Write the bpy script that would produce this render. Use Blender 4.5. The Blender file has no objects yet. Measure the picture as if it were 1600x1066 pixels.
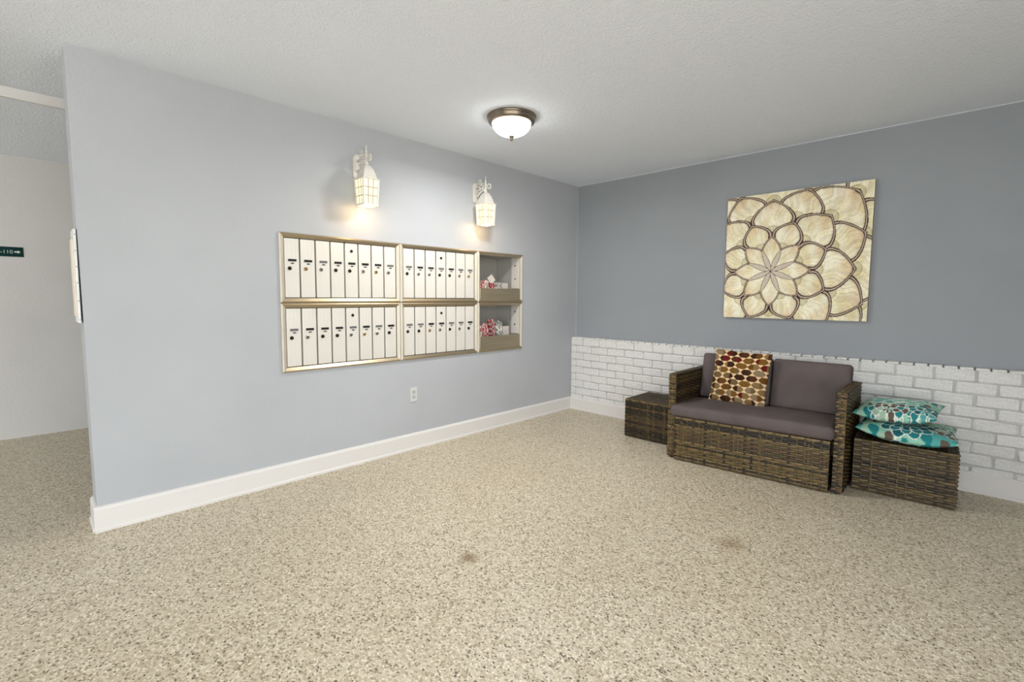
import bpy, bmesh, math, random
import numpy as np
from mathutils import Vector, Matrix

random.seed(7)
rng = np.random.default_rng(7)
S = bpy.context.scene
C = S.collection
PI = math.pi

# ------------------------------------------------------------------ camera
F_PX, CX, CY, CZ = 745.47, 3.22236, -4.30157, 1.23525
YAW, PITCH, ROLL = 0.775765, -0.0775863, 0.00605617
cam_d = bpy.data.cameras.new('camera')
cam_d.sensor_width = 36.0
cam_d.lens = 36.0 * F_PX / 1600.0
cam_d.shift_y = -(533.0 - 521.916) / 1600.0
cam_d.clip_start = 0.05
cam = bpy.data.objects.new('camera', cam_d)
C.objects.link(cam)
fw = Vector((-math.sin(YAW) * math.cos(PITCH), math.cos(YAW) * math.cos(PITCH), math.sin(PITCH)))
rt = Vector((math.cos(YAW), math.sin(YAW), 0))
up = rt.cross(fw)
r2 = rt * math.cos(ROLL) + up * math.sin(ROLL)
u2 = -rt * math.sin(ROLL) + up * math.cos(ROLL)
M = Matrix((r2, u2, -fw)).transposed().to_4x4()
M.translation = (CX, CY, CZ)
cam.matrix_world = M
S.camera = cam

# ------------------------------------------------------------------ world, daylight, exposure
S.view_settings.view_transform = 'Standard'
S.view_settings.look = 'None'
S.view_settings.gamma = 1.0
S.view_settings.use_curve_mapping = False
S.view_settings.exposure = 0.55
W = bpy.data.worlds.new('world')
S.world = W
W.use_nodes = True
bg = W.node_tree.nodes['Background']
bg.inputs[0].default_value = (0.93, 0.965, 1.0, 1)
bg.inputs[1].default_value = 3.5
OPEN_Y = -7.6                                   # lobby open behind the camera; unseen openings placed and sized to balance the light
for nm, loc, rot, w in (('daylight_opening', (3.65, OPEN_Y, 1.22), (PI / 2, 0, 0), 2.1), ('daylight_opening', (4.7, -5.35, 1.22), (PI / 2, 0, PI / 2), 4.5),
                        ('daylight_opening', (-1.85, OPEN_Y, 1.19), (PI / 2, 0, 0), 1.5)):  # hallway opening added to brighten the hall wall and floor
    pl = bpy.data.lights.new(nm, 'AREA')
    pl.shape = 'RECTANGLE'; pl.size = w; pl.size_y = 2.44
    pl.cycles.is_portal = True
    po = bpy.data.objects.new(nm, pl)
    po.location = loc
    po.rotation_euler = rot
    C.objects.link(po)
sun_d = bpy.data.lights.new('sun', 'SUN')         # high sun added behind the building: its bounce off unseen ground brightens the ceiling
sun_d.energy = 8.6
sun_d.angle = math.radians(1.0)
sun_d.color = (1.0, .97, .93)
sun = bpy.data.objects.new('sun', sun_d)
sun.rotation_euler = (math.radians(-32), 0, math.radians(45))
C.objects.link(sun)

# ------------------------------------------------------------------ materials
MATS = {}


def mat(name, col=(.8, .8, .8), rough=.5, metal=0.0, spec=.5, emis=None, estr=0.0):
    m = bpy.data.materials.new(name)
    m.use_nodes = True
    b = m.node_tree.nodes['Principled BSDF']
    b.inputs['Base Color'].default_value = (*col, 1)
    b.inputs['Roughness'].default_value = rough
    b.inputs['Metallic'].default_value = metal
    b.inputs['Specular IOR Level'].default_value = spec
    if emis:
        b.inputs['Emission Color'].default_value = (*emis, 1)
        b.inputs['Emission Strength'].default_value = estr
    MATS[name] = m
    return m


def N(m, t, **kw):
    n = m.node_tree.nodes.new(t)
    for k, v in kw.items():
        if k.startswith('i_'):
            n.inputs[k[2:]].default_value = v
        else:
            setattr(n, k, v)
    return n


def L(m, a, b):
    m.node_tree.links.new(a, b)


def BS(m):
    return m.node_tree.nodes['Principled BSDF']


def coords(m, scale=(1, 1, 1), obj=True):
    tc = N(m, 'ShaderNodeTexCoord')
    mp = N(m, 'ShaderNodeMapping')
    mp.inputs['Scale'].default_value = scale
    L(m, tc.outputs['Object' if obj else 'Generated'], mp.inputs[0])
    return mp.outputs[0]


def noise(m, vec, scale, detail=2.0, rough=.5):
    n = N(m, 'ShaderNodeTexNoise')
    n.inputs['Scale'].default_value = scale
    n.inputs['Detail'].default_value = detail
    n.inputs['Roughness'].default_value = rough
    L(m, vec, n.inputs['Vector'])
    return n


def ramp(m, fac, stops, interp='LINEAR'):
    r = N(m, 'ShaderNodeValToRGB')
    r.color_ramp.interpolation = interp
    els = r.color_ramp.elements
    while len(els) < len(stops):
        els.new(.5)
    for e, (p, c) in zip(els, stops):
        e.position = p
        e.color = (*c, 1)
    L(m, fac, r.inputs[0])
    return r.outputs[0]


def bump(m, h, strength, dist):
    b = N(m, 'ShaderNodeBump')
    b.inputs['Strength'].default_value = strength
    b.inputs['Distance'].default_value = dist
    L(m, h, b.inputs['Height'])
    L(m, b.outputs[0], BS(m).inputs['Normal'])
    return b


def mix(m, fac, a, b, mode='MIX'):
    n = N(m, 'ShaderNodeMix', data_type='RGBA', blend_type=mode)
    for s, v in ((n.inputs[0], fac), (n.inputs[6], a), (n.inputs[7], b)):
        if isinstance(v, (int, float)):
            s.default_value = v
        elif isinstance(v, tuple):
            s.default_value = (*v, 1)
        else:
            L(m, v, s)
    return n.outputs[2]


def lin(r, g, b):
    return tuple(((c / 255 / 12.92) if c / 255 <= .04045 else ((c / 255 + .055) / 1.055) ** 2.4) for c in (r, g, b))


def wall_paint(name, col, var=.04, bs=.22):
    m = mat(name, col, .62, 0, .25)
    v = coords(m)
    big = noise(m, v, 1.3, 3)
    c2 = tuple(x * (1 - var) for x in col)
    c1 = tuple(min(1, x * (1 + var)) for x in col)
    L(m, ramp(m, big.outputs[0], [(.3, c2), (.7, c1)]), BS(m).inputs['Base Color'])
    fine = noise(m, v, 55, 4, .6)
    bump(m, fine.outputs[0], bs, .006)
    return m


m_left = wall_paint('pale_blue_grey_paint', lin(177, 180, 184))
m_slate = wall_paint('slate_paint', lin(150, 155, 160))
m_hall = wall_paint('hallway_paint', lin(212, 210, 206))
m_side = wall_paint('lobby_paint', lin(190, 190, 188))

m_ceil = mat('textured_ceiling', lin(234, 240, 250), .75, 0, .2)
v = coords(m_ceil)
n1 = noise(m_ceil, v, 42, 5, .62)
n2 = noise(m_ceil, v, 95, 2, .5)
add = N(m_ceil, 'ShaderNodeMath', operation='ADD')
L(m_ceil, n1.outputs[0], add.inputs[0])
L(m_ceil, n2.outputs[0], add.inputs[1])
bump(m_ceil, add.outputs[0], .5, .010)

# terrazzo: chips of several sizes in a tan binder
m_floor = mat('terrazzo', (.5, .46, .38), .36, 0, .4)
v = coords(m_floor)
wv = noise(m_floor, v, 60, 2)
wmix = N(m_floor, 'ShaderNodeVectorMath', operation='SCALE')
wmix.inputs['Scale'].default_value = .010
L(m_floor, wv.outputs['Color'], wmix.inputs[0])
wadd = N(m_floor, 'ShaderNodeVectorMath', operation='ADD')
L(m_floor, v, wadd.inputs[0]); L(m_floor, wmix.outputs[0], wadd.inputs[1])
vo = N(m_floor, 'ShaderNodeTexVoronoi'); vo.inputs['Scale'].default_value = 125
L(m_floor, wadd.outputs[0], vo.inputs['Vector'])
sep = N(m_floor, 'ShaderNodeSeparateColor'); L(m_floor, vo.outputs['Color'], sep.inputs[0])
chips = ramp(m_floor, sep.outputs[0], [(0, lin(104, 96, 84)), (.06, lin(158, 147, 128)), (.20, lin(190, 179, 158)),
                                       (.42, lin(210, 202, 186)), (.62, lin(222, 215, 200)), (.85, lin(238, 233, 220))], 'CONSTANT')
ve = N(m_floor, 'ShaderNodeTexVoronoi', feature='DISTANCE_TO_EDGE'); ve.inputs['Scale'].default_value = 125
L(m_floor, wadd.outputs[0], ve.inputs['Vector'])
edge = ramp(m_floor, ve.outputs[0], [(.03, (0, 0, 0)), (.12, (1, 1, 1))])
base = mix(m_floor, edge, lin(200, 189, 168), chips)
vs = N(m_floor, 'ShaderNodeTexVoronoi'); vs.inputs['Scale'].default_value = 75
L(m_floor, v, vs.inputs['Vector'])
ss = N(m_floor, 'ShaderNodeSeparateColor'); L(m_floor, vs.outputs['Color'], ss.inputs[0])
speck = N(m_floor, 'ShaderNodeMath', operation='LESS_THAN'); speck.inputs[1].default_value = .22
L(m_floor, vs.outputs['Distance'], speck.inputs[0])
pick = N(m_floor, 'ShaderNodeMath', operation='LESS_THAN'); pick.inputs[1].default_value = .20
L(m_floor, ss.outputs[1], pick.inputs[0])
both = N(m_floor, 'ShaderNodeMath', operation='MULTIPLY')
L(m_floor, speck.outputs[0], both.inputs[0]); L(m_floor, pick.outputs[0], both.inputs[1])
base = mix(m_floor, both.outputs[0], base, lin(58, 54, 50))
big = noise(m_floor, v, .9, 3)
tint = ramp(m_floor, big.outputs[0], [(.3, (.92, .90, .86)), (.7, (1, 1, 1))])
base = mix(m_floor, 1.0, base, tint, 'MULTIPLY')
# two old rust stains
for (sx, sy, sr, amt) in ((1.565, -2.884, .075, .75), (2.40, -1.864, .11, .5)):
    vm = N(m_floor, 'ShaderNodeVectorMath', operation='DISTANCE'); vm.inputs[1].default_value = (sx, sy, 0)
    L(m_floor, wadd.outputs[0], vm.inputs[0])
    fall = ramp(m_floor, vm.outputs['Value'], [(0, (amt,) * 3), (sr, (0, 0, 0))], 'EASE')
    base = mix(m_floor, fall, base, lin(118, 88, 44))
base = mix(m_floor, 1.0, base, (.955, .93, .875), 'MULTIPLY')
L(m_floor, base, BS(m_floor).inputs['Base Color'])
rr = ramp(m_floor, big.outputs[0], [(.3, (.34,) * 3), (.7, (.5,) * 3)])
L(m_floor, rr, BS(m_floor).inputs['Roughness'])
bump(m_floor, sep.outputs[0], .05, .001)

m_trim = mat('white_trim_paint', lin(220, 217, 213), .42, 0, .45)
m_brick = mat('white_painted_brick', lin(222, 221, 218), .6, 0, .3)
v = coords(m_brick)
bn = noise(m_brick, v, 70, 5, .65)
L(m_brick, ramp(m_brick, bn.outputs[0], [(.32, lin(206, 206, 205)), (.6, lin(226, 225, 222))]), BS(m_brick).inputs['Base Color'])
bump(m_brick, bn.outputs[0], .35, .005)
m_mortar = mat('painted_mortar', lin(188, 188, 187), .8, 0, .2)
v = coords(m_mortar)
bump(m_mortar, noise(m_mortar, v, 120, 4).outputs[0], .6, .004)


def metal(name, col, rough, met, streak=.10, axis='z'):
    m = mat(name, col, rough, met, .5)
    sc = {'z': (90, 90, 2.0), 'y': (90, 2.0, 90)}[axis]
    n = noise(m, coords(m, sc), 1.0, 3, .6)
    a = tuple(c * (1 - streak) for c in col); b = tuple(min(1, c * (1 + streak * .5)) for c in col)
    L(m, ramp(m, n.outputs[0], [(.3, a), (.7, b)]), BS(m).inputs['Base Color'])
    return m


m_door = metal('anodised_door', lin(222, 218, 210), .48, .15, .07)
m_frame = metal('champagne_aluminium', lin(196, 189, 174), .45, .3, .05)
m_frameh = metal('aluminium_rail_floor_reflection', lin(176, 162, 136), .34, .8, .10, 'y')  # browner copy for horizontal bars: the floor reflection is put into the colour
m_lip = metal('brushed_aluminium_lip', lin(178, 166, 142), .38, .8, .15, 'y')
m_bin = metal('galvanised_lining', lin(186, 184, 178), .5, .35, .06)
m_gap = mat('dark_grey_housing', lin(104, 99, 90), .6, .3)
m_black = mat('black_insert', lin(30, 29, 28), .4)
m_greyin = mat('grey_label_insert', lin(104, 103, 102), .5)
m_lockd = mat('dark_lock', lin(52, 46, 38), .35, .7)
m_lockb = mat('brass_lock', lin(176, 150, 104), .3, .9)
m_locks = mat('steel_lock', lin(150, 146, 138), .28, .9)
m_white = mat('white_lantern_paint', lin(214, 210, 202), .45, 0, .4)
m_pane = mat('lit_frosted_pane', (.20, .17, .12), .4, 0, .3, (1.0, .84, .52), .92)
m_bulb = mat('lit_bulb', (1, 1, 1), .4, 0, .5, (1.0, .86, .62), 9.0)
m_bar = mat('grey_glazing_bar', lin(158, 148, 126), .5)
m_nickel = mat('brushed_nickel', lin(140, 128, 114), .28, 1.0)
m_bowl = mat('lit_white_bowl', (.95, .95, .95), .3, 0, .5, (1.0, .985, .96), 9.0)
m_outlet = mat('outlet_plastic', lin(206, 207, 206), .4)
m_outlet_face = mat('outlet_face', lin(184, 185, 183), .4)
m_sign = mat('dark_green_sign', lin(14, 52, 50), .7, 0, .15)
m_signtxt = mat('sign_lettering', lin(205, 214, 206), .5)
m_boardw = mat('white_board_plastic', lin(222, 222, 220), .4)
m_boardi = mat('notice_sheet', lin(226, 214, 198), .5)
m_dot = mat('blue_grey_screw', lin(120, 140, 155), .4, .5)
m_paper = mat('white_card', lin(206, 198, 190), .6)
m_frond = None


def attr_mat(name, rough=.6, spec=.3, bump_scale=None, bump_str=.3, bump_dist=.002, sheen=0.0, gain=(.86, 1.06), nscale=60):
    m = mat(name, (.5, .5, .5), rough, 0, spec)
    at = N(m, 'ShaderNodeAttribute', attribute_name='col')
    v = coords(m)
    n = noise(m, v, nscale, 3)
    g = ramp(m, n.outputs[0], [(.3, (gain[0],) * 3), (.7, (gain[1],) * 3)])
    L(m, mix(m, 1.0, at.outputs['Color'], g, 'MULTIPLY'), BS(m).inputs['Base Color'])
    if bump_scale:
        bump(m, noise(m, v, bump_scale, 2).outputs[0], bump_str, bump_dist)
    if sheen:
        BS(m).inputs['Sheen Weight'].default_value = sheen
    return m


m_wicker = attr_mat('woven_resin_wicker', .42, .4, None, gain=(.75, 1.15), nscale=35)
m_print = attr_mat('printed_canvas', .6, .25, 260, .35, .001, gain=(.9, 1.05), nscale=70)
m_cloth = attr_mat('printed_cushion_cloth', .85, .15, 420, .5, .0012, gain=(.9, 1.06), nscale=90)
m_flyer = attr_mat('glossy_flyer', .3, .5, 120, .5, .003)
m_fab = mat('taupe_cushion_cloth', lin(100, 90, 88), .85, 0, .15)
v = coords(m_fab)
wn = noise(m_fab, v, 420, 2)
L(m_fab, ramp(m_fab, noise(m_fab, v, 6, 3).outputs[0], [(.3, lin(90, 81, 80)), (.7, lin(102, 92, 90))]), BS(m_fab).inputs['Base Color'])
bump(m_fab, wn.outputs[0], .4, .001)
m_plinth = mat('dark_wicker_core', lin(30, 25, 18), .7)


# ------------------------------------------------------------------ helpers
class MB:
    def __init__(s):
        s.v = []; s.f = []; s.c = []

    def add(s, vs, fs, col=None):
        o = len(s.v)
        s.v += [tuple(p) for p in vs]
        s.f += [tuple(i + o for i in f) for f in fs]
        s.c += [col or (.5, .5, .5)] * len(fs)
        return s

    def box(s, x0, x1, y0, y1, z0, z1, col=None):
        vs = [(x, y, z) for x in (x0, x1) for y in (y0, y1) for z in (z0, z1)]
        return s.add(vs, [(0, 1, 3, 2), (4, 6, 7, 5), (0, 4, 5, 1), (2, 3, 7, 6), (0, 2, 6, 4), (1, 5, 7, 3)], col)

    def prism(s, poly0, poly1):
        n = len(poly0)
        fs = [tuple(range(n))[::-1], tuple(range(n, 2 * n))]
        fs += [(i, (i + 1) % n, n + (i + 1) % n, n + i) for i in range(n)]
        return s.add(list(poly0) + list(poly1), fs)

    def lathe(s, prof, c=(0, 0, 0), n=32, axis='z', cap=True):
        vs = []
        for r, h in prof:
            for i in range(n):
                a = 2 * PI * i / n
                p = (r * math.cos(a), r * math.sin(a), h)
                if axis == 'x':
                    p = (h, r * math.cos(a), r * math.sin(a))
                elif axis == 'y':
                    p = (r * math.cos(a), h, r * math.sin(a))
                vs.append((c[0] + p[0], c[1] + p[1], c[2] + p[2]))
        fs = []
        for j in range(len(prof) - 1):
            for i in range(n):
                k = (i + 1) % n
                fs.append((j * n + i, j * n + k, (j + 1) * n + k, (j + 1) * n + i))
        if cap:
            fs.append(tuple(range(n))[::-1])
            fs.append(tuple(range((len(prof) - 1) * n, len(prof) * n)))
        return s.add(vs, fs)

    def tube(s, pts, r, n=8):
        pts = [Vector(p) for p in pts]
        rs = r if isinstance(r, (list, tuple)) else [r] * len(pts)
        vs = []
        ref = Vector((0, 0, 1))
        for i, p in enumerate(pts):
            t = (pts[min(i + 1, len(pts) - 1)] - pts[max(i - 1, 0)]).normalized()
            a = t.cross(ref)
            if a.length < 1e-3:
                a = t.cross(Vector((0, 1, 0)))
            a.normalize(); b = t.cross(a)
            for k in range(n):
                q = 2 * PI * k / n
                vs.append(p + (a * math.cos(q) + b * math.sin(q)) * rs[i])
        fs = [(j * n + k, j * n + (k + 1) % n, (j + 1) * n + (k + 1) % n, (j + 1) * n + k) for j in range(len(pts) - 1) for k in range(n)]
        fs.append(tuple(range(n))[::-1]); fs.append(tuple(range((len(pts) - 1) * n, len(pts) * n)))
        return s.add(vs, fs)

    def mesh(s, name, m, smooth=False, colors=False, fix=True):
        me = bpy.data.meshes.new(name)
        me.from_pydata(s.v, [], s.f)
        if colors:
            a = me.color_attributes.new('col', 'FLOAT_COLOR', 'CORNER')
            data = []
            for f, c in zip(s.f, s.c):
                data += [c[0], c[1], c[2], 1.0] * len(f)
            a.data.foreach_set('color', data)
        if fix:
            bm = bmesh.new(); bm.from_mesh(me)
            bmesh.ops.recalc_face_normals(bm, faces=bm.faces)
            bm.to_mesh(me); bm.free()
        if m:
            me.materials.append(m)
        if smooth:
            me.polygons.foreach_set('use_smooth', [True] * len(me.polygons))
        me.update()
        return me

    def build(s, name, m, parent=None, smooth=False, bevel=0, seg=2, colors=False, fix=True):
        return obj(name, s.mesh(name, m, smooth, colors, fix), parent, bevel, seg)


def obj(name, me, parent=None, bevel=0, seg=2):
    o = bpy.data.objects.new(name, me)
    C.objects.link(o)
    if parent:
        o.parent = parent
    if bevel:
        b = o.modifiers.new('bevel', 'BEVEL')
        b.width = bevel; b.segments = seg; b.limit_method = 'ANGLE'; b.angle_limit = math.radians(40)
    return o


def tag(o, label=None, cat=None, group=None, kind=None):
    if label: o['label'] = label
    if cat: o['category'] = cat
    if group: o['group'] = group
    if kind: o['kind'] = kind
    return o


def thing(name, label, cat, loc=(0, 0, 0), rz=0.0, group=None):
    o = bpy.data.objects.new(name, None)
    o.empty_display_size = .05
    C.objects.link(o)
    o.location = loc
    o.rotation_euler = (0, 0, rz)
    return tag(o, label, cat, group)


def struct(name, mb, m, label, parent=None, bevel=0):
    o = mb.build(name, m, parent, bevel=bevel)
    o['kind'] = 'structure'
    o['label'] = label
    return o


def copy_tree(o, parent=None):
    c = o.copy()
    C.objects.link(c)
    c.parent = parent
    for ch in list(o.children):
        copy_tree(ch, c)
    return c


# ------------------------------------------------------------------ setting
H, HH = 2.44, 2.385                     # lobby ceiling, lower hallway ceiling
XH, XR, YE = -2.62, 4.7, 3.0            # hallway wall, right wall, hallway end
WL = 4.109                              # where the mailbox wall ends
BD = .082                               # the brick wainscot stands proud of the slate wall

struct('bounce_pavement', MB().box(-14, 24, -26, 12, -.12, -.061), mat('bounce_concrete', lin(190, 186, 178), .8), 'unseen concrete ground added outside the lobby to bounce sunlight onto its ceiling')  # unseen ground added so that bounced sun lifts the ceiling
struct('floor', MB().box(XH - .2, XR + .2, OPEN_Y - .2, YE + .2, -.06, 0), m_floor, 'tan terrazzo floor flecked with dark and pale chips')
struct('ceiling', MB().box(-.93, XR + .2, OPEN_Y - .2, YE + .2, H, H + .15), m_ceil, 'white textured ceiling over the lobby')
struct('ceiling', MB().box(XH - .2, -.93, OPEN_Y - .2, YE + .2, HH, H + .15), m_ceil, 'slightly lower white textured ceiling over the hallway')
struct('trim_1', MB().box(-.93, -.905, OPEN_Y, -.25, HH - .004, H), m_trim, 'white board along the step between lobby and hallway ceilings')
struct('wall_hallway', MB().box(XH - .15, XH, OPEN_Y, YE + .2, 0, HH), m_hall, 'warm off-white wall on the far side of the hallway')
struct('wall_end', MB().box(XH, -.45, YE, YE + .15, 0, HH), m_hall, 'end wall of the hallway')
struct('wall_right', MB().box(XR, XR + .15, -3.1, 0, 0, H), m_side, 'pale wall on the side of the lobby across from the mailboxes')
struct('wall_back', MB().box(-.45, XR + .15, 0, .15, 0, H), m_slate, 'slate blue-grey accent wall behind the sofa')

struct('wall_front', MB().box(-1.1, 2.6, OPEN_Y - .15, OPEN_Y, 0, H), m_side, 'pale wall closing the lobby behind the viewer')

struct('trim_2', MB().box(.0004, .009, -.0012, 0, .80, H), m_left, 'pale paint line down the corner of the slate wall')
struct('trim_3', MB().box(.0, XR, -.0015, 0, H - .003, H), m_ceil, 'thin white caulk line along the top of the slate wall')

# mailbox wall with an opening for the mailbox units
NY0, NY1, NZ0, NZ1 = -3.140, -.898, .744, 1.627
wl = MB()
T0, T1 = -.20, -.45
yb, yt = -WL + .017, -WL                # the plaster end is a little out of plumb
wl.add([(0, yb, 0), (0, yt, H), (T0, yt, H), (T0, yb, 0), (0, NY0, 0), (0, NY0, H), (T0, NY0, H), (T0, NY0, 0)],
       [(0, 1, 2, 3), (0, 4, 5, 1), (3, 2, 6, 7), (1, 5, 6, 2), (0, 3, 7, 4), (4, 7, 6, 5)])
wl.box(T0, 0, NY0, NY1, 0, NZ0)
wl.box(T0, 0, NY0, NY1, NZ1, H)
wl.box(T0, 0, NY1, 0, 0, H)
wl.box(T1, T0, -3.3, NY0, 0, HH)
wl.box(T1, T0, NY1, YE, 0, HH)
wl.box(T1, T0, NY0, NY1, 0, NZ0)
wl.box(T1, T0, NY0, NY1, NZ1, HH)
wl.box(T1 - .02, T1, -3.3, YE, 0, HH)
struct('wall_left', wl, m_left, 'pale blue-grey wall holding the mailboxes')


def baseboard(name, p0, p1, nrm, label, h=.132, t=.018):
    # profile: flat face, eased top, small shoe strip at the floor
    p0, p1, nrm = Vector(p0), Vector(p1), Vector(nrm)
    prof = [(0, 0), (t + .007, 0), (t + .007, .014), (t, .020), (t, h - .016), (t - .007, h - .004), (0, h)]
    a = [p0 + nrm * d + Vector((0, 0, z)) for d, z in prof]
    b = [p1 + nrm * d + Vector((0, 0, z)) for d, z in prof]
    return struct(name, MB().prism(a, b), m_trim, label)


baseboard('baseboard_left', (0, -WL + .001, 0), (0, -BD, 0), (1, 0, 0), 'white baseboard under the mailbox wall')
baseboard('baseboard_end', (T0, -WL + .019, 0), (-.0005, -WL + .019, 0), (0, -1, 0), 'white baseboard wrapping the end of the mailbox wall')
baseboard('baseboard_back', (.018, -BD, 0), (XR, -BD, 0), (0, -1, 0), 'white baseboard under the white brick wainscot')
baseboard('baseboard_right', (XR, -3.1, 0), (XR, -BD - .02, 0), (-1, 0, 0), 'white baseboard along the lobby side wall')

# ---- white painted brick wainscot: backing and single bricks
bw = struct('wall_brick', MB().box(0, XR, -BD + .009, 0, 0, .784), m_mortar, 'low white painted brick wainscot along the slate wall')


def brick_mesh(l, h, dpt, seed, jit=.0042, bev=.009):
    r = random.Random(seed)
    bm = bmesh.new()
    bmesh.ops.create_cube(bm, size=1)
    for vv in bm.verts:
        vv.co = Vector((vv.co.x * l, vv.co.y * dpt, vv.co.z * h))
    front = [e for e in bm.edges if sum(1 for q in e.verts if q.co.y < 0) >= 1]
    bmesh.ops.bevel(bm, geom=front, offset=bev, segments=1, affect='EDGES', profile=.5)
    for vv in bm.verts:
        vv.co += Vector((r.uniform(-jit, jit), r.uniform(-jit, jit) * .5 if vv.co.y < 0 else 0, r.uniform(-jit, jit)))
    me = bpy.data.meshes.new('brick')
    bm.to_mesh(me); bm.free()
    me.materials.append(m_brick)
    return me


PB, BL, BH = .2043, .197, .0715
full = [brick_mesh(BL, BH, .022, i) for i in range(12)]
tall = [brick_mesh(BL, .0765, .022, 40 + i) for i in range(6)]
part_cache = {}
zt = .787
k = 0
for row in range(9):
    ch = .083 if row == 0 else .0768
    zc = zt - ch / 2
    zt -= ch
    j0 = .164 if row % 2 == 0 else .268
    joints = [j0 + PB * i for i in range(-2, 24)]
    for a, b in zip(joints[:-1], joints[1:]):
        x0, x1 = max(a, .0) + .0036, min(b, XR) - .0036
        if x1 - x0 < .03:
            continue
        if abs((x1 - x0) - BL) < .004:
            me = random.choice(tall if row == 0 else full)
        else:
            key = (round(x1 - x0, 2), row == 0)
            if key not in part_cache:
                part_cache[key] = brick_mesh(x1 - x0, ch - .006, .022, 90 + k)
            me = part_cache[key]
        o = obj('brick', me, bw)
        o.location = ((x0 + x1) / 2, -BD + .009 + random.uniform(-.0015, .0015), zc)
        o.rotation_euler = (0, random.uniform(-.006, .006), 0)
        k += 1
capm = [brick_mesh(.066, .016, BD - .004, 200 + i, .0012, .004) for i in range(5)]
for i in range(int(XR / .0748)):
    o = obj('cap_brick', random.choice(capm), bw)
    o.location = (.038 + i * .0748, -BD / 2, .7915 + random.uniform(-.001, .001))


# ------------------------------------------------------------------ mailboxes
def frame_bars(parent, y0, y1, z0, z1, w=.030):
    prof = [(0, .0005), (0, .012), (.010, .019), (w, .007), (w, .0005)]      # (inset, proud)
    A = [(y0, z0), (y1, z0), (y1, z1), (y0, z1)]
    sg = [(1, 1), (-1, 1), (-1, -1), (1, -1)]

    def ring(i):
        return [(px, A[i][0] + sg[i][0] * d, A[i][1] + sg[i][1] * d) for d, px in prof]
    for i in range(4):
        j = (i + 1) % 4
        MB().prism(ring(i), ring(j)).build('frame_bar', m_frameh if i in (0, 2) else m_frame, parent)


door_cache = {}


def mailbox_unit(y0, y1, z0, z1, n, label, carrier):
    u = thing('mailbox_unit', label, 'mailbox', (0, (y0 + y1) / 2, z0), 0, 'wall mailbox banks')
    yc = (y0 + y1) / 2
    y0 -= yc; y1 -= yc; zz = z1 - z0
    frame_bars(u, y0 + .001, y1 - .001, .001, zz - .001)
    MB().box(-.34, -.012, y0 + .016, y1 - .016, .016, zz - .016).build('housing', m_gap, u)
    a0, a1, b0, b1 = y0 + .031, y1 - .031, .031, zz - .031
    p = (a1 - a0) / n
    dw, dh = p - .0105, b1 - b0 - .010
    for i in range(n):
        key = (round(dw, 4), round(dh, 4))
        if key not in door_cache:
            door_cache[key] = MB().box(-.011, .0035, -dw / 2, dw / 2, -dh / 2, dh / 2).mesh('door', m_door)
        d = obj('door', door_cache[key], u, .0015, 1)
        d.location = (0, a0 + p * (i + .5), (b0 + b1) / 2)
        top = dh / 2
        s = .0036
        mb_ = MB().box(0, .0035, -.026, .026, -.0075, .0075)
        q = obj('name_slot', mb_.mesh('name_slot', random.choice([m_black, m_greyin, m_black, m_greyin])), d)
        q.location = (s, dw * .02, top - dh * .367)
        q = obj('thumb_slot', MB().box(0, .002, -.010, .010, -.0035, .0035).mesh('thumb_slot', m_black), d)
        q.location = (s, dw * .03, top - dh * .418)
        lm = random.choice([m_lockd, m_lockd, m_lockb, m_locks])
        q = obj('lock', MB().lathe([(.0125, 0), (.0125, .004), (.009, .006), (.003, .006)], n=16, axis='x').mesh('lock', lm), d)
        q.location = (s, -dw * .17, top - dh * .505)
        if i == carrier:
            q = obj('carrier_lock', MB().lathe([(.0105, 0), (.0105, .004), (.007, .005)], n=16, axis='x').mesh('carrier_lock', m_lockd), d)
            q.location = (s, 0, top - dh * .14)
    if carrier == 4 and z0 < 1 or carrier == 3:
        mp = MB().box(.0, .0022, -.034, .032, -.007, .007).build('maker_plate', m_lip, u)
        mp.location = (.0125, 0.02, zz - .018)
        mp.rotation_euler = (0, math.atan2(.012, .020), 0)
    return u


Y = [-3.153, -2.264, -1.469, -.886]
Z = [.731, 1.186, 1.641]
mailbox_unit(Y[0], Y[1], Z[1], Z[2], 8, 'upper bank of eight narrow champagne aluminium mailbox doors, under the first lantern', 4)
mailbox_unit(Y[0], Y[1], Z[0], Z[1], 8, 'lower bank of eight narrow champagne aluminium mailbox doors', 4)
mailbox_unit(Y[1], Y[2], Z[1], Z[2], 7, 'upper bank of seven narrow aluminium mailbox doors beside the open shelves', 3)
mailbox_unit(Y[1], Y[2], Z[0], Z[1], 7, 'lower bank of seven narrow aluminium mailbox doors beside the open shelves', 3)


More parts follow.
